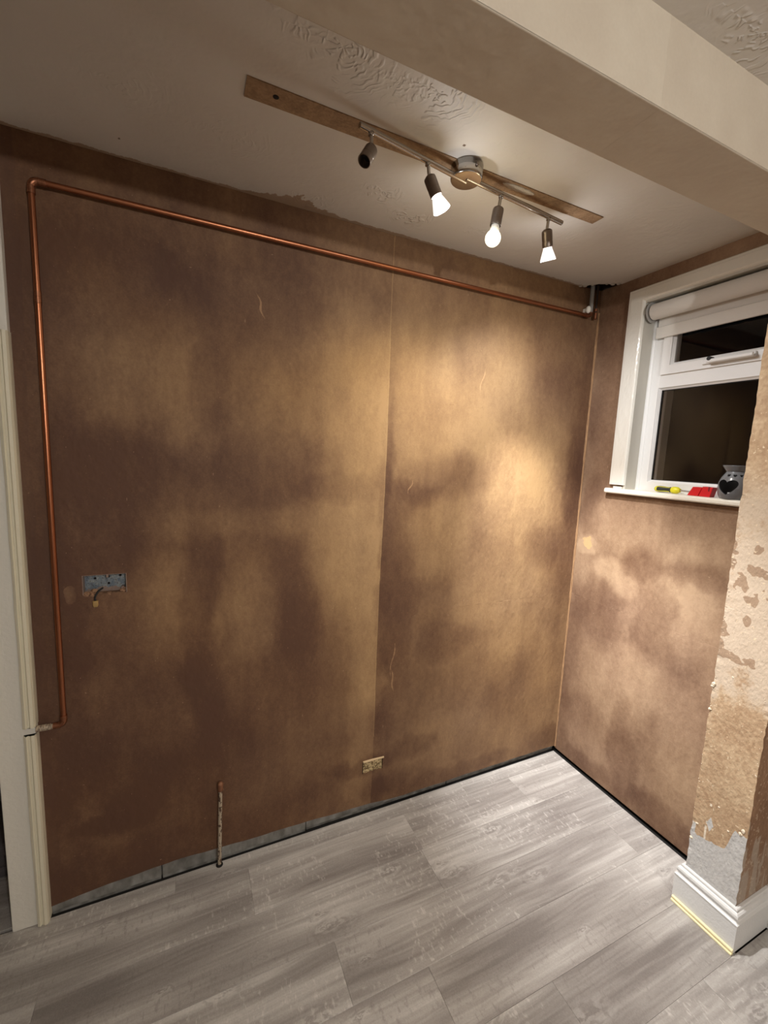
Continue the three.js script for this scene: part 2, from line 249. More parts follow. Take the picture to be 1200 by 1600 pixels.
const planks = [1, 0.93, 1.06, 0.97].map((k) => std({ map: floorTex, color: new THREE.Color(k, k * 0.995, k * 0.985), bumpMap: floorBump, bumpScale: 0.0006, roughness: 0.42 }));

// pier: rough tan plaster, pale patches, bare grey scraped at the foot. u: 0..0.157 the long face (z), then 0.157..0.362 the near face (x)
const pierTex = colorTex(384, 2048, (u, v) => {
  const q = u * 0.362, y = v * BY, side = q > 0.157; const z = q, n = fbm(q * 22, y * 14, 401, 4), f = fbm(q * 120, y * 110, 402, 3), p = fbm(q * 9, y * 5, 403, 4);
  if (side) {
    let c = mixc([0.47, 0.35, 0.26], [0.62, 0.49, 0.38], clamp(n + (f - .5) * .7));
    const k = fbm(q * 50, y * 9, 405, 3); if (y < 0.34 + 0.3 * (k - .5)) c = mixc(c, [0.66, 0.61, 0.55], k > .5 ? 0.8 : 0.25); if (f > 0.72) c = mixc(c, [.74, .68, .6], .6);
    return c;
  }
  let c = mixc([0.64, 0.52, 0.40], [0.80, 0.70, 0.57], clamp(n * 0.9 + (f - 0.5) * 0.9));
  const pale = sstep(0.56, 1.0, y) * sstep(1.65, 1.3, y); c = mixc(c, [0.78, 0.71, 0.63], 0.85 * sstep(0.44, 0.66, p * 0.7 + n * 0.25 + f * 0.15 + 0.14 * pale - 0.06) * Math.min(1, pale * 2));
  if (y > 0.95 && y < 1.35 && fbm(q * 30, y * 30, 406, 3) > 0.60) c = mixc(c, [0.50, 0.38, 0.28], 0.55);
  if (fbm(q * 160, y * 130, 407, 2) > 0.84) c = [0.84, 0.76, 0.64];
  const top = 0.292 + 0.02 * sstep(0.02, 0.12, z) + (z > .1 ? 0.085 * sstep(0.1, 0.125, z) : 0) + (z < .012 ? .035 : 0) + 0.012 * (fbm(z * 90, 3, 408, 3) - 0.5);
  const tz = (z - .053) / .013, ty = (y - .357) / .034;
  if (y < top || Math.abs(tz) + Math.abs(ty) < 0.8 + 0.35 * (fbm(z * 80, y * 80, 409) - .5)) c = mixc([0.70, 0.69, 0.68], [0.80, 0.79, 0.77], f + 0.3 * (n - 0.5));
  else if (y < .46 && Math.abs(z - (.05 + .008 * Math.sin(y * 14))) < .003 && fbm(z * 20, y * 30, 410, 2) > .5) c = [0.86, 0.80, 0.72];
  return c;
});
M.pier = std({ map: pierTex, bumpMap: bumpOn(plasterBump, 1, 6), bumpScale: 0.0035, roughness: 0.8 });
M.flake = std({ color: '#e4d6bf', roughness: 0.9 });

// ------------------------------------------------------------------ floor
const floor = struct('floor');
mesh('floor_base', box(-3.6, 0.25, -0.2, -0.0125, -1.6, 3.9), M.dark, floor);
const plankAt = (x0, x1, z0, z1, k) => {   // one laminate board with eased edges
  const g = 0.0002, b = 0.0006, y1 = 0, y0 = -0.0125, yb = -0.0005, du = rnd() * 2.56, dv = Math.floor(rnd() * 7) * 0.18 + 0.005;
  x0 += g; x1 -= g; z0 += g; z1 -= g; const U = (x, z) => [(x + du) / 2.56, (z - z0 + dv) / 1.28], V = (x, y, z) => [x, y, z, ...U(x, z)];
  const A = [[x0, z0], [x1, z0], [x1, z1], [x0, z1]], B = [[x0 + b, z0 + b], [x1 - b, z0 + b], [x1 - b, z1 - b], [x0 + b, z1 - b]], f = [];
  f.push([3, 2, 1, 0].map((i) => V(B[i][0], y1, B[i][1])));
  for (let i = 0; i < 4; i++) { const j = (i + 1) % 4; f.push([V(B[i][0], y1, B[i][1]), V(B[j][0], y1, B[j][1]), V(A[j][0], yb, A[j][1]), V(A[i][0], yb, A[i][1])]); f.push([V(A[i][0], yb, A[i][1]), V(A[j][0], yb, A[j][1]), V(A[j][0], y0, A[j][1]), V(A[i][0], y0, A[i][1])]); }
  mesh('plank', quads(f), planks[k % 4], floor);
};
const ends = [0.30, 0.78, 0.12, 0.92, 0.50];
for (let r = -1; r < 21; r++) {
  const z0 = r < 0 ? 0.012 : 0.08 + 0.18 * r, z1 = 0.08 + 0.18 * (r + 1); const right = z0 > 0.79 && z0 < 0.81 ? PX - 0.006 : -0.018;
  let x1 = right, x = right - ends[(r + 5) % 5] * 1.25, k = 0;
  while (x1 > -3.38) { const lo = Math.max(x, -3.39); if (x1 - lo > 0.01) plankAt(lo, x1, z0, z1, Math.floor(rnd() * 4)); x1 = x; x -= 1.25; k++; }
}
for (let r = 0; r < 4; r++) plankAt(-3.15, -2.373, -0.21 - 0.18 * r, -0.03 - 0.18 * r + (r ? 0 : 0.03), r);   // boards running on through the doorway

// ------------------------------------------------------------------ back wall
const backWall = struct('wall_back');
const plasterFoot = (x) => lerp(0.020, 0.042, sstep(-0.9, -1.5, x)) + 0.012 * Math.exp(-(((x + 1.9) / 0.2) ** 2)) - 0.012 * sstep(-2.1, -2.27, x) + 0.006 * (fbm(x * 14, 2, 91, 3) - 0.5);
const relief = (x, y) => { const s = x - seamX(y); return -0.0045 * (s < 0 ? Math.exp(s / 0.2) : Math.exp(-s / 0.05)) + 0.006 * (fbm(x * 2.4, y * 1.8, 92, 3) - 0.5) + 0.0016 * (fbm(x * 12, y * 7, 93, 2) - 0.5) + 0.004 * Math.exp(-((x / 0.03) ** 2)); };
const HB = [-2.135, -2.014, 1.099, 1.162], SB = [-1.152, -1.056, 0.185, 0.243];
const inBox = (b, x, y) => x > b[0] && x < b[1] && y > b[2] && y < b[3];
{
  const us = steps(XL, 0, 0.022, [HB[0], HB[1], SB[0], SB[1]]), vs = steps(0, H + 0.004, 0.022, [HB[2], HB[3], SB[2], SB[3]]);
  const at = (x, y) => [x, y < 0.09 ? lerp(plasterFoot(x), 0.09, y / 0.09) : y, relief(x, y)];
  const g = skin(us, vs, at, (x, y) => { const q = at(x, y); return [q[0], q[1], -0.034]; }, (x, y) => [(x - XL) / -XL, at(x, y)[1] / H], (x, y) => inBox(HB, x, y) || inBox(SB, x, y));
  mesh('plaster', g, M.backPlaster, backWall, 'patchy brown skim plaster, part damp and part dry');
  const cg = []; for (const [x0, x1] of [[XL, -1.94], [-1.938, -1.4], [-1.398, -0.7], [-0.698, -0.0]]) cg.push(box(x0, x1, -0.0125, 0.085, -0.033, -0.010 + 0.002 * (x0 < -1.5 ? 1 : -1), 0.004));
  mesh('bare_masonry_strip', cg, M.cement, backWall, 'bare grey masonry under the plaster');
  mesh('masonry', [box(XL - 0.08, 0.25, -0.2, 2.6, -0.16, -0.035), box(-3.65, -3.15, -0.2, 2.6, -0.16, -0.0), box(-3.15, XL - 0.08, 2.06, 2.6, -0.16, -0.0)], M.masonry, backWall);
}
{ // pale ridge of plaster left in the corner between the two walls
  const f = [], n = 90; const P = (i) => { const y = 0.02 + (H - 0.12) * i / n, w = 0.002 + 0.006 * fbm(y * 18, 4, 95, 3), o = 0.0035 * fbm(y * 25, 6, 96, 2); return [[-w - 0.002, y, 0.0045 + o * 0.2, 0, i / n], [-0.003, y, 0.006 + o + 0.003, 0.5, i / n], [-0.002, y, w + 0.007, 1, i / n]]; };
  for (let i = 0; i < n; i++) { const a = P(i), b = P(i + 1); f.push([a[0], a[1], b[1], b[0]], [a[1], a[2], b[2], b[1]]); }
  const back = []; for (let i = 0; i < n; i++) { const a = P(i), b = P(i + 1); back.push([a[0], b[0], [0.004, b[0][1], -0.004], [0.004, a[0][1], -0.004]], [a[2], [0.004, a[0][1], -0.004], [0.004, b[0][1], -0.004], b[2]]); }
  mesh('corner_ridge', mergeGeometries([plain(quads(f)), plain(quads(back))]), M.cornerFill, backWall, 'pale tan ridge in the corner');
}

// ------------------------------------------------------------------ right wall with the window opening
const rightWall = struct('wall_right');
const WZ = [0.252, 0.775], WY = [1.440, 2.282];      // opening: z, y
{
  const us = steps(0.0, 0.80, 0.02, [WZ[0], WZ[1]]), vs = steps(0, H + 0.004, 0.022, [WY[0], WY[1]]);
  const at = (z, y) => [-0.004 * (fbm(z * 3, y * 2, 97, 3) - 0.5) - 0.0012 * (fbm(z * 14, y * 9, 98, 2) - 0.5), y < 0.06 ? lerp(0.009, 0.06, y / 0.06) : y, z];
  mesh('plaster', skin([...us].reverse(), vs, at, (z, y) => { const q = at(z, y); return [0.03, q[1], q[2]]; }, (z, y) => [z, at(z, y)[1] / H], (z, y) => z > WZ[0] && z < WZ[1] && y > WY[0] && y < WY[1]), M.rightPlaster, rightWall, 'patchy brown skim plaster under and beside the window');
  mesh('plaster', skin(steps(PZ1 - 0.01, 3.8, 0.1).reverse(), steps(0.0, H, 0.1), (z, y) => [0, y, z], (z, y) => [0.03, y, z], (z, y) => [z * 0.7 + .1, y / H]), M.rightPlaster, rightWall);
  mesh('masonry', [box(0.031, 0.25, -0.2, WY[0], -0.16, 3.9), box(0.031, 0.25, WY[1], 2.6, -0.16, 3.9), box(0.031, 0.25, WY[0], WY[1], -0.16, WZ[0]), box(0.031, 0.25, WY[0], WY[1], WZ[1], 3.9)], M.masonry, rightWall);
}

// ------------------------------------------------------------------ pier and beam between the two rooms
const pier = struct('wall_pier', 'tan plastered pier between the window and the near room');
{
  const g = new THREE.BoxGeometry(-PX, BY, PZ1 - PZ0, 14, 150, 11); g.translate(PX / 2, BY / 2, (PZ0 + PZ1) / 2);
  const p = g.attributes.position, n = g.attributes.normal, uv = g.attributes.uv;
  for (let i = 0; i < p.count; i++) {
    let x = p.getX(i), y = p.getY(i), z = p.getZ(i);
    uv.setXY(i, (Math.abs(n.getZ(i)) > 0.5 ? (n.getZ(i) > 0 ? 0.157 + (x - PX) : 0.3) : clamp(z - PZ0, 0.001, 0.156)) / 0.362, y / BY);
    const ez = Math.min(z - PZ0, PZ1 - z), edge = Math.exp(-Math.max(0, Math.hypot(x - PX, ez) - 0.001) / 0.012);
    const d = 0.004 * (fbm(y * 9, z * 9, 120, 3) - 0.5) + 0.006 * edge * (fbm(y * 55, z * 8, 121, 3) - 0.45);
    p.setXYZ(i, x < -0.19 ? x - d : x, y, z + (x < -0.19 ? (z > 0.9 ? 1 : z < 0.85 ? -1 : 0) * edge * 0.006 * (fbm(y * 60, 7, 122, 3) - 0.55) : 0));
  }
  const w = mergeVertices(g); w.computeVertexNormals(); const flat = plain(g); flat.computeVertexNormals();
  mesh('plaster_face', flat, M.pier, pier);
  const fl = []; // flakes and crumbs of plaster clinging to the edges
  for (const [x, y, z, s] of [[PX - .006, .851, .803, .006], [PX - .005, .842, .80, .005], [PX - .006, .759, .802, .004], [PX - .004, .265, .804, .005], [PX - .003, .9, .852, .003], [PX - .004, .415, .945, .006], [PX - .004, .40, .938, .005], [PX - .003, .33, .815, .005], [PX - .003, .44, .87, .003], [PX - .003, .38, .905, .003], [PX - .003, .56, .95, .003], [PX - .003, .62, .952, .004]]) {
    const q = new THREE.IcosahedronGeometry(s, 1); const pp = q.attributes.position; for (let i = 0; i < pp.count; i++) { const k = 0.7 + 0.6 * hash(Math.round(pp.getX(i) * 1e5), Math.round(pp.getY(i) * 1e5) + Math.round(pp.getZ(i) * 1e5) * 7, 5); pp.setXYZ(i, pp.getX(i) * k * 0.6, pp.getY(i) * k * 1.2, pp.getZ(i) * k); }
    q.computeVertexNormals(); q.rotateX(rr(-1, 1)); q.translate(x + .004, y, z); fl.push(q);
  }
  for (let i = 0; i < 70; i++) { const y = rr(0.3, 1.5), q = new THREE.TetrahedronGeometry(rr(.0008, .0022), 0); q.rotateX(rr(0, 6)); q.rotateZ(rr(0, 6)); q.translate(PX - 0.001, y, rnd() < 0.5 ? PZ0 + rr(0, .006) : PZ1 - rr(.004, .02)); fl.push(q); }
  mesh('plaster_flakes', fl, M.flake, pier).userData.kind = 'stuff';
}
const beam = struct('beam', 'boxed beam painted cream under the ceiling');
mesh('beam_casing', (() => { const f = new RoundedBoxGeometry(3.44, H - BY + 0.02, PZ1 - 0.812, 3, 0.004); f.translate(-1.70, (H + BY + 0.02) / 2, (PZ1 + 0.812) / 2); return metreUV(plain(f)); })(), M.beam, beam);

// ------------------------------------------------------------------ ceiling with the broken corner
const ceiling = struct('ceiling');
{
  const s = new THREE.Shape(); s.moveTo(-3.5, -0.05); s.lineTo(-0.125, -0.05); s.lineTo(-0.125, 0.004);
  for (const [x, z] of [[-0.118, 0.014], [-0.112, 0.034], [-0.098, 0.040], [-0.088, 0.062], [-0.070, 0.070], [-0.054, 0.084], [-0.040, 0.086], [-0.026, 0.104], [-0.012, 0.110]]) s.lineTo(x, z);
  s.lineTo(0.01, 0.116); s.lineTo(0.2, 0.116); s.lineTo(0.2, 3.85); s.lineTo(-3.5, 3.85); s.closePath();
  const g = plain(new THREE.ExtrudeGeometry(s, { depth: 0.012, bevelEnabled: false })); g.rotateX(Math.PI / 2); g.translate(0, H + 0.012, 0);   // shape y becomes z, extrudes downwards
  const p = g.attributes.position, uv = g.attributes.uv; for (let i = 0; i < p.count; i++) uv.setXY(i, (p.getX(i) + 2.4) / 2.4, p.getZ(i) / 1.2);
  mesh('ceiling_board', g, M.ceiling, ceiling);
  mesh('void_deck', box(-3.65, 0.25, 2.6, 2.66, -1.6, 3.9), M.masonry, ceiling);
  const lump = []; for (const [x, z, r] of [[-.122, .016, .009], [-.104, .043, .007], [-.034, .094, .010], [-.060, .083, .007], [-.017, .110, .009], [-.14, .006, .008]]) { const q = new THREE.IcosahedronGeometry(r, 1); q.scale(1, .45, 1); q.translate(x, H - .001, z); lump.push(q); }
  mesh('broken_edge', lump, M.filler, ceiling);
}
// ------------------------------------------------------------------ the rest of the shell: near room and the hall beyond the doorway
mesh('wall', box(-3.65, -3.4, -0.2, 2.6, 0.0, 3.9), M.roomPaint, struct('wall_left'));
mesh('wall', box(-3.4, 0.0, -0.2, 2.6, 3.8, 3.9), M.roomPaint, struct('wall_front'));
const hall = struct('wall_hall');
mesh('wall', [box(-3.65, 0.25, -0.2, 2.6, -1.6, -1.5), box(-3.65, -3.4, -0.2, 2.6, -1.5, -0.16), box(-2.0, -1.9, -0.2, 2.6, -1.5, -0.16)], M.hallPaint, hall);

// ------------------------------------------------------------------ door trim at the left end of the back wall
const door = struct('door_1', 'white painted door trim at the left end of the brown wall');
mesh('door_lining', [box(-3.152, -3.13, 0, 2.06, -0.165, 0.0), box(-2.367, -2.352, 0, 2.06, -0.165, 0.0), box(-3.13, -2.367, 2.04, 2.06, -0.165, 0.0)], M.trimPaint, door);
mesh('architrave', box(-2.367, -2.27, 0.0, H - 0.002, -0.03, 0.021, 0.003), M.trimPaint, door);
{ // raised moulding along the wall side, wavering with many coats of paint
  const n = 110, f = [], S = (i, a, b) => { const y = a + (b - a) * i / n, w = 0.003 * (fbm(y * 5, 1, 130, 3) - 0.5), k = 0.0025 * (fbm(y * 14, 2, 131, 2) - 0.5); return [[-2.300 + w + k, y, 0.021], [-2.298 + w + k, y, 0.031], [-2.291 + w, y, 0.0345], [-2.287 + w, y, 0.0285], [-2.283, y, 0.0285], [-2.279, y, 0.034], [-2.271 + w * 0.4, y, 0.033], [-2.268 + w * 0.4, y, 0.024], [-2.268 + w * 0.4, y, -0.005]]; };
  for (const [a, b] of [[0.001, 0.675], [0.70, 1.872]]) for (let i = 0; i < n; i++) { const p = S(i, a, b), q = S(i + 1, a, b); for (let k = 0; k < p.length - 1; k++) f.push([p[k], p[k + 1], q[k + 1], q[k]]); if (i === 0 || i === n - 1) { const c = i === 0 ? p : q; for (let k = 1; k < c.length - 1; k++) f.push([c[0], c[k], c[k + 1], c[c.length - 1]]); } }
  mesh('architrave_moulding', mergeVertices(metreUV(quads(f))), M.trimCream, door);
}
mesh('architrave', box(-3.245, -3.15, 0.0, 2.14, 0.0, 0.021, 0.003), M.trimPaint, door);
mesh('architrave', box(-3.245, -2.368, 2.045, 2.14, 0.0, 0.0208, 0.003), M.trimPaint, door);

// ------------------------------------------------------------------ window: old painted surround, white plastic frame, night behind
const win = struct('window_1', 'white window with a roller blind, black night outside');
{
  const cas = (z0, z1, y0, y1, vertical) => { const s = new THREE.Shape(); const w = vertical ? z1 - z0 : y1 - y0, prof = [[0, 0], [0, .012], [.004, .017], [.013, .0175], [.0145, .020], [w - .010, .021], [w - .004, .018], [w, .010], [w, 0]]; prof.forEach(([a, b], i) => i ? s.lineTo(a, b) : s.moveTo(a, b));
    const g = plain(new THREE.ExtrudeGeometry(s, { depth: vertical ? y1 - y0 : z1 - z0, bevelEnabled: false })), p = g.attributes.position;
    for (let i = 0; i < p.count; i++) { const a = p.getX(i), b = p.getY(i), c = p.getZ(i); vertical ? p.setXYZ(i, -b, c > 0.1 ? 2.345 - 0.062 * a / w : y0, z0 + a) : p.setXYZ(i, -b, y1 - a, c < 0.1 ? z0 + 0.081 * a / w : z0 + c); }
    g.computeVertexNormals(); return metreUV(g); };
  const dbl = (m) => { m.side = THREE.DoubleSide; return m; }; dbl(M.gloss);
  mesh('casing', cas(0.171, WZ[0], 1.486, 2.284, true), M.gloss, win);
  mesh('casing', cas(0.171, 0.795, 2.283, 2.345, false), M.gloss, win);
  mesh('casing', box(-0.02, 0, 1.47, 2.282, WZ[1], 0.797, 0.003), M.gloss, win);
  mesh('jamb', box(-0.012, 0.25, 1.445, WY[1], WZ[0] - 0.012, WZ[0] + 0.001, 0.002), M.jamb, win);
  mesh('jamb', box(-0.012, 0.25, 1.445, WY[1], WZ[1] - 0.001, WZ[1] + 0.012, 0.002), M.jamb, win);
  mesh('head_lining', box(-0.012, 0.25, WY[1] - 0.006, WY[1] + 0.012, WZ[0] - 0.012, WZ[1] + 0.012, 0.002), M.jamb, win);
  mesh('sub_sill', box(0.031, 0.25, 1.43, 1.46, WZ[0], WZ[1]), M.jamb, win);
  const X0 = 0.062, X1 = 0.125;
  mesh('cover_bead', [rod([X0 + 0.002, 1.468, WZ[0] + 0.008], [X0 + 0.002, WY[1] - 0.006, WZ[0] + 0.008], 0.0105), rod([X0 + 0.002, 1.468, WZ[1] - 0.008], [X0 + 0.002, WY[1] - 0.006, WZ[1] - 0.008], 0.0105)], M.upvc, win);
  const FY0 = 1.466, FY1 = 2.276, FZ0 = 0.262, FZ1 = 0.765, T0 = 1.918, T1 = 1.978;   // frame and transom
  mesh('frame', [box(X0, X1, FY0, FY1, FZ0, 0.303, 0.002), box(X0, X1, FY0, FY1, 0.724, FZ1, 0.002), box(X0 + 0.0004, X1, FY0, 1.508, 0.301, 0.726), box(X0 + 0.0004, X1, FY1 - 0.04, FY1, 0.301, 0.726)], M.upvc, win);
  mesh('transom', box(X0 + 0.0004, X1, T0, T1, 0.301, 0.726), M.upvc, win);
  const bevel = (z0, z1, y0, y1, x0, x1, w) => { const o = [[z0, y0], [z1, y0], [z1, y1], [z0, y1]], i = [[z0 + w, y0 + w], [z1 - w, y0 + w], [z1 - w, y1 - w], [z0 + w, y1 - w]], f = []; for (let k = 0; k < 4; k++) { const j = (k + 1) % 4; f.push([[x0, o[k][1], o[k][0]], [x0, o[j][1], o[j][0]], [x1, i[j][1], i[j][0]], [x1, i[k][1], i[k][0]]], [[x1, i[k][1], i[k][0]], [x1, i[j][1], i[j][0]], [x1 + 0.012, i[j][1], i[j][0]], [x1 + 0.012, i[k][1], i[k][0]]]); } return metreUV(quads(f)); };
  const upv2 = M.upvc.clone(); upv2.side = THREE.DoubleSide;
  mesh('glazing_bead', bevel(0.301, 0.726, 1.506, 1.920, X0 + 0.002, X0 + 0.014, 0.012), upv2, win);
  mesh('gasket', bevel(0.312, 0.715, 1.517, 1.909, X0 + 0.013, X0 + 0.0145, 0.0025), (() => { const m = M.gasket.clone(); m.side = THREE.DoubleSide; return m; })(), win);
  mesh('pane', box(X0 + 0.0165, X0 + 0.0185, 1.512, 1.914, 0.307, 0.720), M.glass, win);
  // opening top light: a sash standing a little proud of the frame
  const S0 = X0 - 0.009, SZ0 = 0.308, SZ1 = 0.719, SY0 = 1.972, SY1 = 2.245;
  mesh('sash', [box(S0, X1 - 0.01, SY0, SY1, SZ0, SZ0 + 0.037, 0.002), box(S0, X1 - 0.01, SY0, SY1, SZ1 - 0.037, SZ1, 0.002), box(S0 + 0.0004, X1 - 0.01, SY0, SY0 + 0.037, SZ0 + 0.036, SZ1 - 0.036), box(S0 + 0.0004, X1 - 0.01, SY1 - 0.037, SY1, SZ0 + 0.036, SZ1 - 0.036)], M.upvc, win);
  mesh('glazing_bead', bevel(SZ0 + 0.035, SZ1 - 0.035, SY0 + 0.035, SY1 - 0.035, S0 + 0.002, S0 + 0.014, 0.012), upv2, win);
  mesh('pane', box(S0 + 0.0165, S0 + 0.0185, SY0 + 0.042, SY1 - 0.042, SZ0 + 0.042, SZ1 - 0.042), M.glass, win);
  const hd = new THREE.Group(); hd.name = 'window_handle'; win.add(hd);
  mesh('handle_base', box(S0 - 0.010, S0, 1.986, 2.006, 0.478, 0.66, 0.004), M.upvc, hd);
  mesh('handle_lever', [rod([S0 - 0.012, 1.998, 0.515], [S0 - 0.024, 1.998, 0.515], 0.009), box(S0 - 0.032, S0 - 0.022, 1.985, 2.000, 0.505, 0.662, 0.005)], M.upvc, hd);
  mesh('lock_barrel', rod([S0 - 0.006, 2.001, 0.517], [S0 - 0.0345, 2.001, 0.517], 0.0075), M.gasket, hd, 'dark round lock on the handle');
  mesh('window_sill', (() => { const g = new RoundedBoxGeometry(0.115, 0.024, 0.642, 3, 0.009); g.translate(0.0275, 1.456, 0.156 + 0.321); return metreUV(plain(g)); })(), M.sillPaint, win);
  mesh('packing_piece', (() => { const g = box(-0.016, -0.002, 1.468, 1.478, 0.195, 0.238, 0.002); return g; })(), M.sillPaint, win);
}
// ------------------------------------------------------------------ roller blind
{
  const b = thing('roller_blind', 'white roller blind rolled up at the top of the window', 'blind', [0.016, 2.236, 0.268]);
  mesh('fabric_roll', latheAlong([[0.001, 0], [0.0325, 0], [0.033, 0.002], [0.033, 0.485], [0.0325, 0.487], [0.001, 0.487]], [0, 0, 0.006], [0, 0, 1], 40), M.blind, b);
  mesh('fabric', box(0.0318, 0.0328, -0.07, 0.0, 0.012, 0.485), M.blind, b);
  mesh('bottom_rail', (() => { const g = new RoundedBoxGeometry(0.012, 0.050, 0.483, 3, 0.005); g.translate(0.030, -0.084, 0.249); return g; })(), M.blindRail, b);
  mesh('end_bracket', [latheAlong([[0.001, 0], [0.040, 0], [0.042, 0.002], [0.042, 0.004], [0.036, 0.005], [0.001, 0.005]], [0, 0, -0.004], [0, 0, 1], 36), box(-0.01, 0.04, 0.0, 0.036, -0.004, 0.0)], M.plasticGrey, b);
  mesh('end_bracket', latheAlong([[0.001, 0], [0.040, 0], [0.042, 0.002], [0.042, 0.004], [0.001, 0.005]], [0, 0, 0.495], [0, 0, 1], 36), M.plasticGrey, b);
}

// ------------------------------------------------------------------ skirting of the pier, and of the right wall beyond it
{
  const base = struct('baseboard_pier', 'white moulded skirting round the foot of the pier');
  const st = [[0.0, PZ0, 0, -1], [PX, PZ0, -1, -1], [PX, PZ1, -1, 1], [0.0, PZ1, 0, 1]];
  st[0][0] = -0.001; st[3][0] = -0.019;
  const prof = [[0.020, 0.002], [0.020, 0.098], [0.0215, 0.102], [0.0215, 0.106], [0.016, 0.109], [0.0135, 0.113], [0.0165, 0.119], [0.0185, 0.126], [0.0170, 0.133], [0.0130, 0.138], [0.0095, 0.1395], [0.0095, 0.146], [0.0075, 0.149], [0.0005, 0.150]];
  mesh('skirting_board', moulding(prof, st), (() => { M.skirt.side = THREE.DoubleSide; return M.skirt; })(), base);
  const bst = [[-0.226, PZ0 - 0.016, -1, 0], [-0.226, PZ1 + 0.021, -1, 0]]; const cr = M.cream; cr.side = THREE.DoubleSide;
  mesh('floor_bead', moulding([[0.0115, 0.001], [0.0115, 0.0055], [0.010, 0.007], [0.003, 0.0075], [0.0025, 0.0105], [0.0075, 0.011], [0.0075, 0.016], [0.006, 0.018], [0.0, 0.018]], bst), cr, base, 'cream double bead along the floor');
  mesh('skirting_board', moulding(prof, [[0.0, PZ1 + 0.0, -1, 0], [0.0, 3.8, -1, 0]]), M.skirt, struct('baseboard_right'));
}

// ------------------------------------------------------------------ bare strip across the ceiling
{
  const s = thing('ceiling_strip', 'long bare brown strip across the ceiling behind the spotlight bar', 'strip', [-1.69, H, 0.43]);
  const g = box(0, 1.149, -0.003, 0.002, -0.030, 0.031); const p = g.attributes.position, uv = g.attributes.uv;
  for (let i = 0; i < p.count; i++) { const e = p.getX(i) / 1.149; p.setZ(i, p.getZ(i) * lerp(1, 0.72, e) - 0.004 * e); uv.setXY(i, e, (p.getZ(i) + 0.03) / 0.06); }
  mesh('strip_board', g, M.strip, s);
  mesh('screw_hole', latheAlong([[0.0001, 0], [0.006, 0], [0.0075, 0.001], [0.0001, 0.0012]], [0.068, -0.0038, 0.003], [0, 1, 0], 14), M.dark, s);
  const q = new THREE.SphereGeometry(1, 24, 10); q.scale(0.062, 0.004, 0.011); const qp = q.attributes.position; for (let i = 0; i < qp.count; i++) qp.setZ(i, qp.getZ(i) * (0.75 + 0.6 * noise(qp.getX(i) * 80, 3, 8))); q.computeVertexNormals(); q.translate(0.797, -0.003, 0.004);
  mesh('filler_patch', q, M.filler, s, 'pale rough patch of filler on the strip');
}

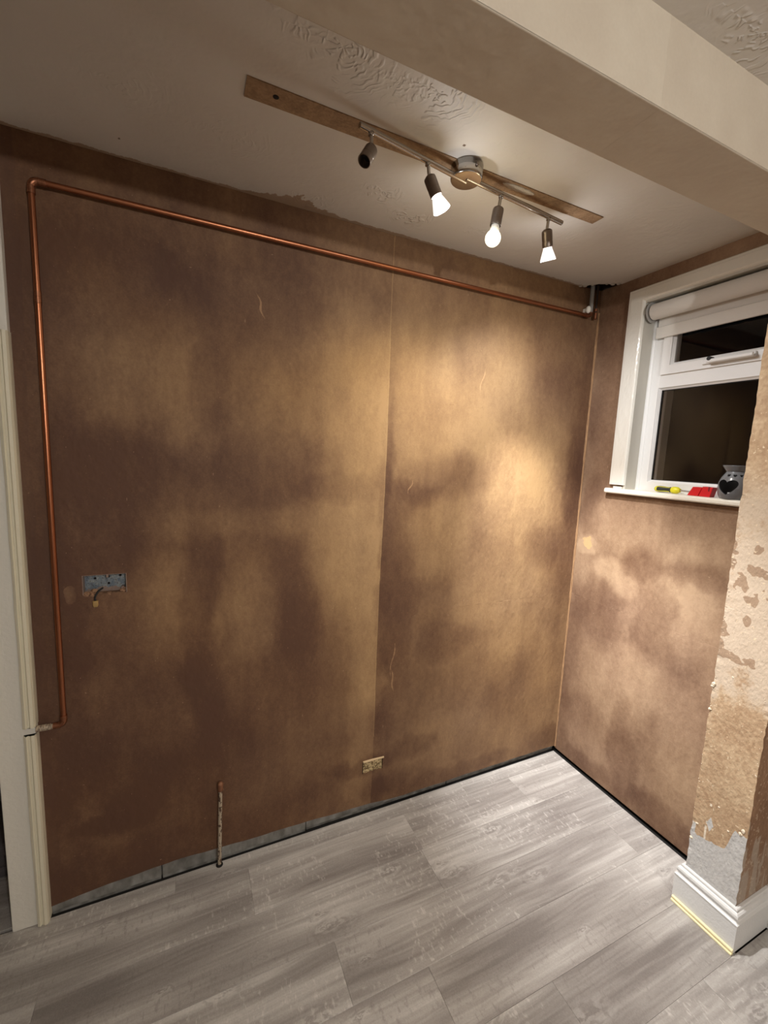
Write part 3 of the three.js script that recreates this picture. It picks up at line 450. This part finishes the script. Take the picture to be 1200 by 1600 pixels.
// ------------------------------------------------------------------ spotlight bar: three lit lamps and one empty holder
{
  const C = new THREE.Vector3(-1.088, H - 0.003, 0.441);
  const t = thing('spotlight_bar', 'chrome ceiling spotlight bar with four swivel heads, three bulbs lit', 'ceiling light', C.toArray());
  const L = (x, y, z) => [x - C.x, y - C.y, z - C.z];
  mesh('canopy', latheAlong([[0.0001, 0], [0.041, 0], [0.0445, 0.003], [0.046, 0.008], [0.046, 0.036], [0.0001, 0.036]], [0, -0.036, 0], [0, 1, 0], 48), M.chrome, t);
  mesh('screw', rod([0.002, -0.016, 0.045], [0.003, -0.016, 0.049], 0.0045), M.head, t);
  const yb = 2.366;
  const tip = (x0, z0, x1, z1) => mesh('arm', [rod(L(x0, yb, z0), L(x1, yb, z1), 0.0072, 0.0072, 24)], M.satin, t);
  tip(-1.432, 0.489, -1.084, 0.432); tip(-1.092, 0.448, -0.681, 0.405);
  function head(top, drop, dir, kind) {   // one swivel head
    const d = new THREE.Vector3(...dir).normalize(), g = new THREE.Group(); g.name = 'spot_head'; t.add(g); g.position.set(...L(...top));
    const lean = [drop[0], drop[1], drop[2]];
    mesh('stem', [rod([0, 0.004, 0], lean, 0.0048), latheAlong([[.0001, 0], [.007, 0], [.007, .008], [.0001, .008]], [0, -0.006, 0], [0, 1, 0], 18)], M.satin, g);
    const o = new THREE.Vector3(...lean), A = (k) => o.clone().addScaledVector(d, k).toArray();
    mesh('lamp_holder', [latheAlong([[.0001, -.004], [.009, -.003], [.0155, .002], [.0165, .006], [.0165, .030], [.0158, .0305], [.0158, .0325], [.0165, .033], [.0165, .050], [.0145, .050], [.0145, .024], [.0001, .024]], A(0), d.toArray(), 32)], M.head, g);
    mesh('lamp_socket', latheAlong([[.0001, .026], [.0143, .026], [.0143, .0255], [.0001, .0255]], A(0), d.toArray(), 24), M.socket, g);
    const world = (k) => new THREE.Vector3(...top).add(o).addScaledVector(d, k);
    if (kind === 'cool') {   // faceted reflector lamp, clear glass body with a bright face
      const body = latheAlong([[.0001, .042], [.0120, .042], [.0128, .050], [.0150, .056], [.0205, .072], [.0245, .084], [.0248, .0875], [.0238, .088]], A(0), d.toArray(), 16);
      mesh('bulb_body', body, M.coolGlass, g);
      mesh('bulb_face', latheAlong([[.0001, .0886], [.015, .0884], [.0225, .0876], [.0238, .0865]].reverse(), A(0), d.toArray(), 32), M.coolGlow, g, 'glowing white face of the bulb');
      for (const [power, cone] of [[LIGHT.coolBeam, 0.46], [LIGHT.coolWide, 1.25]]) {   // the lens throws a narrow beam, its rim a wide weak one
        const s = new THREE.SpotLight(COOL, power, 0, cone, 1.0, 2); s.position.copy(world(0.094)); s.target.position.copy(world(1)); s.castShadow = true; s.shadow.radius = 1.1; scene.add(s, s.target);
        s.name = numbered('bulb_light'); s.target.name = numbered('bulb_light_target');
      }
      const pl = new THREE.PointLight(COOL, LIGHT.coolSpill, 0, 2); pl.position.copy(world(0.066)); pl.castShadow = true; pl.shadow.radius = 0.5; pl.name = numbered('bulb_glow'); scene.add(pl);
    } else if (kind === 'golf') {
      mesh('bulb_neck', latheAlong([[.0001, .040], [.0118, .040], [.0122, .056], [.0142, .068], [.0001, .068]], A(0), d.toArray(), 24), M.ceramic, g);
      mesh('bulb_globe', latheAlong([...Array(15)].map((_, i) => { const a = -1.0 + (Math.PI / 2 + 1.0) * i / 14; return [0.0232 * Math.cos(a), 0.087 + 0.0232 * Math.sin(a)]; }), A(0), d.toArray(), 32), M.warmGlow, g, 'round glowing warm white bulb');
      const s = new THREE.SpotLight(WARM, LIGHT.warmSpot, 0, 1.36, 0.9, 2); s.position.copy(world(0.115)); s.target.position.copy(world(1)); s.castShadow = true; s.shadow.radius = 1.1; scene.add(s, s.target);
      s.name = numbered('bulb_light'); s.target.name = numbered('bulb_light_target');
      const pl = new THREE.PointLight(WARM, LIGHT.warmGolf, 0, 2); pl.position.copy(world(0.087)); pl.castShadow = true; pl.shadow.radius = 1; pl.name = numbered('bulb_glow'); scene.add(pl);
    }
  }
  const onBar = (x) => x < -1.088 ? [x, yb - 0.005, lerp(0.489, 0.432, (x + 1.432) / 0.348)] : [x, yb - 0.005, lerp(0.448, 0.405, (x + 1.092) / 0.411)];
  head(onBar(-1.400), [0.004, -0.034, -0.002], [-0.48, -0.82, 0.26], 'empty');
  head(onBar(-1.222), [0.006, -0.032, 0.0], [0.46, -0.87, 0.09], 'cool');
  head(onBar(-0.957), [-0.006, -0.036, 0.0], [-0.13, -0.95, -0.02], 'golf');
  head(onBar(-0.745), [-0.003, -0.036, 0.0], [0.34, -0.93, -0.17], 'cool');
}

// ------------------------------------------------------------------ pipes
{
  const pr = 0.0078, py = 2.271, pz = 0.0235, vx = -2.197, by = 0.690;
  const t = thing('copper_pipe', 'long copper pipe running along the wall under the ceiling and down to the door trim', 'pipe', [vx, by, pz]);
  const R = 0.016, Lc = (x, y, z) => [x - vx, y - by, z - pz];
  mesh('pipe_run', rod(Lc(vx + R, py, pz), Lc(-0.094, py, pz), pr), M.copper, t);
  mesh('pipe_run', rod(Lc(vx, by + R, pz), Lc(vx, py - R, pz), pr), M.copper, t);
  mesh('pipe_run', [rod(Lc(vx - R, by, pz), Lc(-2.250, by - 0.002, pz), pr), rod(Lc(-2.232, by, pz), Lc(-2.268, by, pz), 0.0095)], M.oldPipe, t, 'stub painted white going into the door trim');
  const bend = (cx, cy, a0, a1, r) => { const g = new THREE.TorusGeometry(R, r, 14, 14, a1 - a0); g.rotateZ(a0); g.translate(...Lc(cx, cy, pz)); return g; };
  mesh('elbow', [bend(vx + R, py - R, Math.PI / 2, Math.PI, 0.0096), rod(Lc(vx + R, py, pz), Lc(vx + R + 0.018, py, pz), 0.0096), rod(Lc(vx, py - R, pz), Lc(vx, py - R - 0.018, pz), 0.0096)], M.fitting, t);
  mesh('elbow', [bend(vx - R, by + R, -Math.PI / 2, 0, 0.0098), rod(Lc(vx, by + R, pz), Lc(vx, by + R + 0.014, pz), 0.0098), rod(Lc(vx - R, by, pz), Lc(vx - R - 0.012, by, pz), 0.0098)], M.fitting, t);
  mesh('coupling', rod(Lc(vx, 1.955, pz), Lc(vx, 1.987, pz), 0.0090), M.fitting, t);
  mesh('elbow', [bend(-0.094, py + R, -Math.PI / 2, 0, 0.0096), rod(Lc(-0.112, py, pz), Lc(-0.094, py, pz), 0.0096)], M.fitting, t);
  mesh('riser', rod(Lc(-0.078, py + R, pz), Lc(-0.078, 2.53, pz), 0.0092), M.pipeGrey, t, 'grey upright length rising into the ceiling hole');
}
{
  const t = thing('pipe_clip', 'small white plastic pipe clip by the ceiling corner', 'clip', [-0.098, 2.296, 0.0]);
  const g = new THREE.SphereGeometry(1, 20, 14); g.scale(0.0115, 0.0165, 0.012); g.translate(0, 0, 0.026);
  mesh('clip_body', g, M.ceramic, t); mesh('clip_foot', box(-0.006, 0.006, -0.008, 0.008, 0.0, 0.018, 0.002), M.ceramic, t);
}
{
  const t = thing('pipe_tail', 'tarnished copper pipe tail in the corner beside the grey riser', 'pipe', [-0.045, 2.262, 0.024]);
  mesh('pipe_run', rod([0, 0.03, 0], [0, 0.26, 0], 0.005), M.dullPipe, t);
  mesh('coupling', [rod([0, 0.0, 0], [0, 0.028, 0], 0.0078), rod([0, 0.034, 0], [0, 0.046, 0], 0.0078)], M.fitting, t);
}
{
  const t = thing('capped_pipe', 'short old white pipe with a rusty cap standing against the brown wall', 'pipe', [-1.742, 0.0, 0.026]);
  mesh('pipe_run', rod([0, 0.0, 0], [0.006, 0.316, -0.004], 0.0068), M.oldPipe, t);
  mesh('cap', [latheAlong([[.0001, 0], [.0092, 0], [.0098, .004], [.0092, .012], [.0098, .018], [.0105, .026], [.008, .033], [.0001, .035]], [0.006, 0.309, -0.004], [0, 1, 0], 20)], M.rust, t, 'rusty capped end');
  mesh('collar', latheAlong([[.007, 0.001], [.0125, 0.001], [.0115, .005], [.007, .007]], [0, 0, 0], [0, 1, 0], 20), M.dark, t);
}

// ------------------------------------------------------------------ boxes let into the back wall
{
  const t = thing('double_socket_box', 'grey metal double socket box left open in the wall near the copper pipe', 'socket box', [HB[0], HB[2], -0.032]);
  const w = HB[1] - HB[0], h = HB[3] - HB[2];
  const bp = box(0.001, w - 0.001, 0, h, 0.0, 0.003); { const p = bp.attributes.position, uv = bp.attributes.uv; for (let i = 0; i < p.count; i++) uv.setXY(i, p.getX(i) / w, p.getY(i) / h); }
  mesh('back_plate', bp, M.galv, t);
  mesh('box_rim', [box(0, 0.002, 0, h, 0, 0.0315), box(w - 0.002, w, 0, h, 0, 0.0315), box(0, w, h - 0.0015, h, 0, 0.030)], M.galv, t);
  for (const [x, y] of [[.03, .045], [.067, .048], [.067, .026], [.10, .05]]) mesh('knockout', rod([x, y, 0.003], [x, y, 0.0042], 0.004, 0.0035, 14), M.dark, t);
  mesh('fixing_lug', box(0.064, 0.070, h - 0.012, h - 0.002, 0.003, 0.028, 0.001), M.galv, t); mesh('fixing_lug', box(0.104, 0.112, 0.008, 0.018, 0.003, 0.024, 0.002), M.galv, t);
  const lumps = []; for (const [x, y, s] of [[.010, -.001, .010], [.022, .004, .007], [.031, .009, .008], [.027, -.003, .009], [.046, -.002, .006], [.071, -.004, .007], [.108, .004, .008], [.113, .012, .004], [.098, -.003, .006], [.083, -.003, .005]]) { const q = new THREE.IcosahedronGeometry(s, 2), p = q.attributes.position; for (let i = 0; i < p.count; i++) { const k = 0.75 + 0.5 * noise(p.getX(i) * 300 + x * 900, p.getY(i) * 300 + p.getZ(i) * 200, 6); p.setXYZ(i, p.getX(i) * k * 1.2, p.getY(i) * k * 0.8, p.getZ(i) * k * 1.1); } q.computeVertexNormals(); q.translate(x, y, 0.022); lumps.push(q); }
  mesh('plaster_crumbs', lumps, std({ color: '#8c6c54', roughness: 0.9 }), t);
  mesh('cable', new THREE.TubeGeometry(new THREE.CatmullRomCurve3([new THREE.Vector3(.05, .012, .006), new THREE.Vector3(.040, .006, .033), new THREE.Vector3(.033, -.010, .037), new THREE.Vector3(.034, -.020, .037)]), 16, 0.0028, 8), M.gasket, t);
  mesh('cable_end', [box(0.027, 0.042, -0.036, -0.019, 0.033, 0.044, 0.002), box(0.029, 0.040, -0.039, -0.035, 0.034, 0.043, 0.001)], M.brass, t, 'brass-coloured end of the cable');
}
{
  const t = thing('filled_socket_box', 'small single socket box packed with rough plaster just above the floor', 'socket box', [SB[0], SB[2], -0.032]);
  const w = SB[1] - SB[0], h = SB[3] - SB[2];
  mesh('box_rim', [box(0.001, w + 0.004, h - 0.004, h + 0.002, 0, 0.0365, 0.001)], M.tanPlaster, t, 'pale top lip');
  mesh('box_side', [box(0.0, 0.002, 0, h, 0, 0.0315)], M.dark, t);
  const us = steps(0.004, w - 0.001, 0.003), vs = steps(0, h - 0.006, 0.003);
  mesh('plaster_fill', skin(us, vs, (x, y) => [x, y, 0.020 + 0.012 * fbm(x * 140, y * 140, 140, 3)], (x, y) => [x, y, 0.001], (x, y) => [x / w, y / h]), M.rubble, t, 'rough pale fill');
}

// ------------------------------------------------------------------ things on the sill
{
  const y = 1.4682, t = thing('screwdriver', 'stubby screwdriver with a black and yellow handle lying on the window sill', 'screwdriver', [0.018, y + 0.0142, 0.374]);
  t.rotation.y = 0.03; t.scale.set(1.1, 1.1, 1.06);
  mesh('handle_grip', latheAlong([[.0001, 0.010], [.0105, 0.010], [.0118, .016], [.0112, .030], [.0098, .046], [.0100, .058], [.0110, .066], [.0001, .066]], [0, 0, 0], [0, 0, 1], 24), std({ color: '#23251f', roughness: 0.6 }), t, 'black rubber grip');
  mesh('handle_end', latheAlong([[.0001, -.002], [.007, -.001], [.0105, .004], [.0114, .011], [.0001, .012]], [0, 0, 0], [0, 0, 1], 24), std({ color: '#cfc93a', roughness: 0.45 }), t, 'yellow end cap');
  mesh('handle_collar', latheAlong([[.0001, .064], [.0108, .064], [.0128, .070], [.0131, .078], [.0122, .087], [.0080, .094], [.0065, .097], [.0001, .097]], [0, 0, 0], [0, 0, 1], 24), std({ color: '#e5de2c', roughness: 0.42 }), t, 'yellow collar');
  mesh('handle_stripe', [0.6, 2.2, 3.9, 5.2].map((a) => { const r = 0.0102; return rod([Math.cos(a) * (r + .001), Math.sin(a) * (r + .001), 0.012], [Math.cos(a) * (r - .0006), Math.sin(a) * (r - .0006), 0.060], 0.0016); }), std({ color: '#cfc93a', roughness: 0.45 }), t, 'yellow stripes');
  mesh('shaft', [rod([0, 0, 0.096], [0, -0.003, 0.160], 0.0032), box(-0.0035, 0.0035, -0.004, -0.002, 0.158, 0.168)], std({ color: '#c9c9c9', metalness: 1, roughness: 0.25 }), t);
}
{
  const t = thing('red_block', 'red grooved plastic block between the screwdriver and the grey burner', 'plastic block', [-0.008, 1.4682, 0.522]);
  t.rotation.y = 0.0; const red = std({ color: '#c9141c', roughness: 0.45 }), red2 = std({ color: '#b81018', roughness: 0.5 });
  const slab = (pts, d) => { const s = new THREE.Shape(); pts.forEach(([a, b], i) => i ? s.lineTo(a, b) : s.moveTo(a, b)); const g = new THREE.ExtrudeGeometry(s, { depth: d, bevelEnabled: true, bevelSize: 0.0012, bevelThickness: 0.0012, bevelSegments: 2 }); g.rotateY(-Math.PI / 2); g.translate(d, 0, 0); return g; };
  mesh('body_half', slab([[0.001, 0.0015], [0.038, 0.0015], [0.050, 0.034], [0.018, 0.034]], 0.030), red, t);
  mesh('body_half', slab([[0.043, 0.0015], [0.080, 0.0015], [0.088, 0.036], [0.054, 0.0375]], 0.030), red, t);
  mesh('web', box(0.004, 0.028, 0.001, 0.030, 0.03, 0.056), red2, t);
  mesh('slot', [box(-0.0022, 0.004, 0.022, 0.0385, 0.074, 0.078, 0.001)], std({ color: '#5c0a0e', roughness: 0.6 }), t, 'dark slot');
}
{
  const t = thing('oil_burner', 'grey ceramic oil burner with a heart-shaped opening at the right end of the sill', 'oil burner', [0.012, 1.4682, 0.672]);
  const gl = std({ color: '#6f7174', roughness: 0.22 });
  const ev = new Evaluator(); ev.attributes = ['position', 'normal', 'uv']; ev.useGroups = false;
  const outer = [[.0001, 0], [.040, 0], [.0435, .003], [.0495, .020], [.0520, .040], [.0500, .060], [.0440, .078], [.0370, .090], [.0330, .096], [.0310, .101], [.0305, .101]];
  const inner = [[.0265, .101], [.0290, .094], [.0395, .075], [.0455, .058], [.0475, .040], [.0450, .020], [.038, .008], [.0001, .008]];
  let b = new Brush(new THREE.LatheGeometry([...outer, ...inner].map(([r, h]) => new THREE.Vector2(r, h)), 64));
  const a0 = Math.atan2(0.444, -0.896);   // towards the room
  const heart = (s) => { const h = new THREE.Shape(); h.moveTo(0, -s); h.bezierCurveTo(s * .5, -s * .75, s * 1.1, -s * .15, s * 1.05, s * .35); h.bezierCurveTo(s * 1.0, s * .85, s * .3, s * .95, 0, s * .5); h.bezierCurveTo(-s * .3, s * .95, -s * 1.0, s * .85, -s * 1.05, s * .35); h.bezierCurveTo(-s * 1.1, -s * .15, -s * .5, -s * .75, 0, -s); return new THREE.ExtrudeGeometry(h, { depth: 0.06, bevelEnabled: false, curveSegments: 14 }); };
  const cut = (s, y, da) => { const g = heart(s), a = a0 + da; g.rotateY(Math.PI / 2 - a); g.translate(Math.cos(a) * 0.018, y, Math.sin(a) * 0.018); const k = new Brush(g); k.updateMatrixWorld(); b.updateMatrixWorld(); b = ev.evaluate(b, k, SUBTRACTION); };
  cut(0.0305, 0.047, 0.52); for (const d of [-0.9, -0.4, 0.1, 0.6]) cut(0.0052, 0.087, d);
  b.geometry.computeVertexNormals(); mesh('burner_body', b.geometry, gl, t);
  mesh('dish', latheAlong([[.0001, .103], [.024, .103], [.036, .118], [.043, .124], [.0445, .1235], [.0440, .121], [.033, .104], [.028, .099], [.0001, .099]], [0, 0, 0], [0, 1, 0], 56), gl, t, 'shallow bowl on top');
  mesh('tealight', [latheAlong([[.0001, 0], [.018, 0], [.0185, .011], [.0175, .011], [.0170, .008], [.0001, .0085]], [-0.006, 0.013, 0.002], [0, 1, 0], 28)], std({ color: '#dcdad5', roughness: 0.4 }), t, 'white tealight inside');
}

// ------------------------------------------------------------------ beyond the doorway, almost in the dark
{
  const t = thing('folded_cloth', 'dark grey folded cloth on the floor beyond the door trim', 'cloth', [-2.56, 0.0, -0.33]);
  const fab = std({ color: '#4a4546', roughness: 0.95, bumpMap: fabTex, bumpScale: 0.001 });
  for (let i = 0; i < 3; i++) { const g = new RoundedBoxGeometry(0.26 - i * 0.015, 0.05, 0.26, 4, 0.022), p = g.attributes.position; for (let k = 0; k < p.count; k++) p.setY(k, p.getY(k) + 0.008 * Math.sin(p.getX(k) * 25 + i) + 0.006 * Math.cos(p.getZ(k) * 30)); g.computeVertexNormals(); g.translate(0.01 * i, 0.032 + i * 0.047, 0); mesh('fold', g, fab, t); }
}
// ------------------------------------------------------------------ pendant lamp of the near room, behind the camera: it throws the beam's shadow on the top of the wall
{
  const t = thing('pendant_lamp', 'bare bulb pendant hanging in the near room behind the camera', 'lamp', [-1.3, H, 2.8]);
  mesh('ceiling_rose', latheAlong([[.0001, 0], [.02, 0], [.045, .012], [.048, .022], [.0001, .022]], [0, -0.022, 0], [0, 1, 0], 32), M.ceramic, t);
  mesh('cord', rod([0, -0.02, 0], [0, -0.23, 0], 0.0035), M.ceramic, t);
  mesh('lamp_holder', latheAlong([[.0001, 0], [.018, 0], [.019, .03], [.014, .05], [.006, .06], [.0001, .06]], [0, -0.285, 0], [0, 1, 0], 28), M.ceramic, t);
  mesh('bulb', latheAlong([...Array(18)].map((_, i) => { const a = -Math.PI / 2 + (Math.PI / 2 + 1.1) * i / 17; return [0.03 * Math.cos(a), -0.34 + 0.03 * Math.sin(a)]; }).concat([[.0125, -.30], [.012, -.286]]), [0, 0, 0], [0, 1, 0], 32), M.pendGlow, t, 'glowing bulb');
  const pl = new THREE.PointLight(PEND, LIGHT.pendant, 0, 2); pl.position.set(-1.3, H - 0.34, 2.8); pl.castShadow = true; pl.shadow.radius = 1.4; pl.name = 'pendant_light'; scene.add(pl);
}

renderer.render(scene, camera);
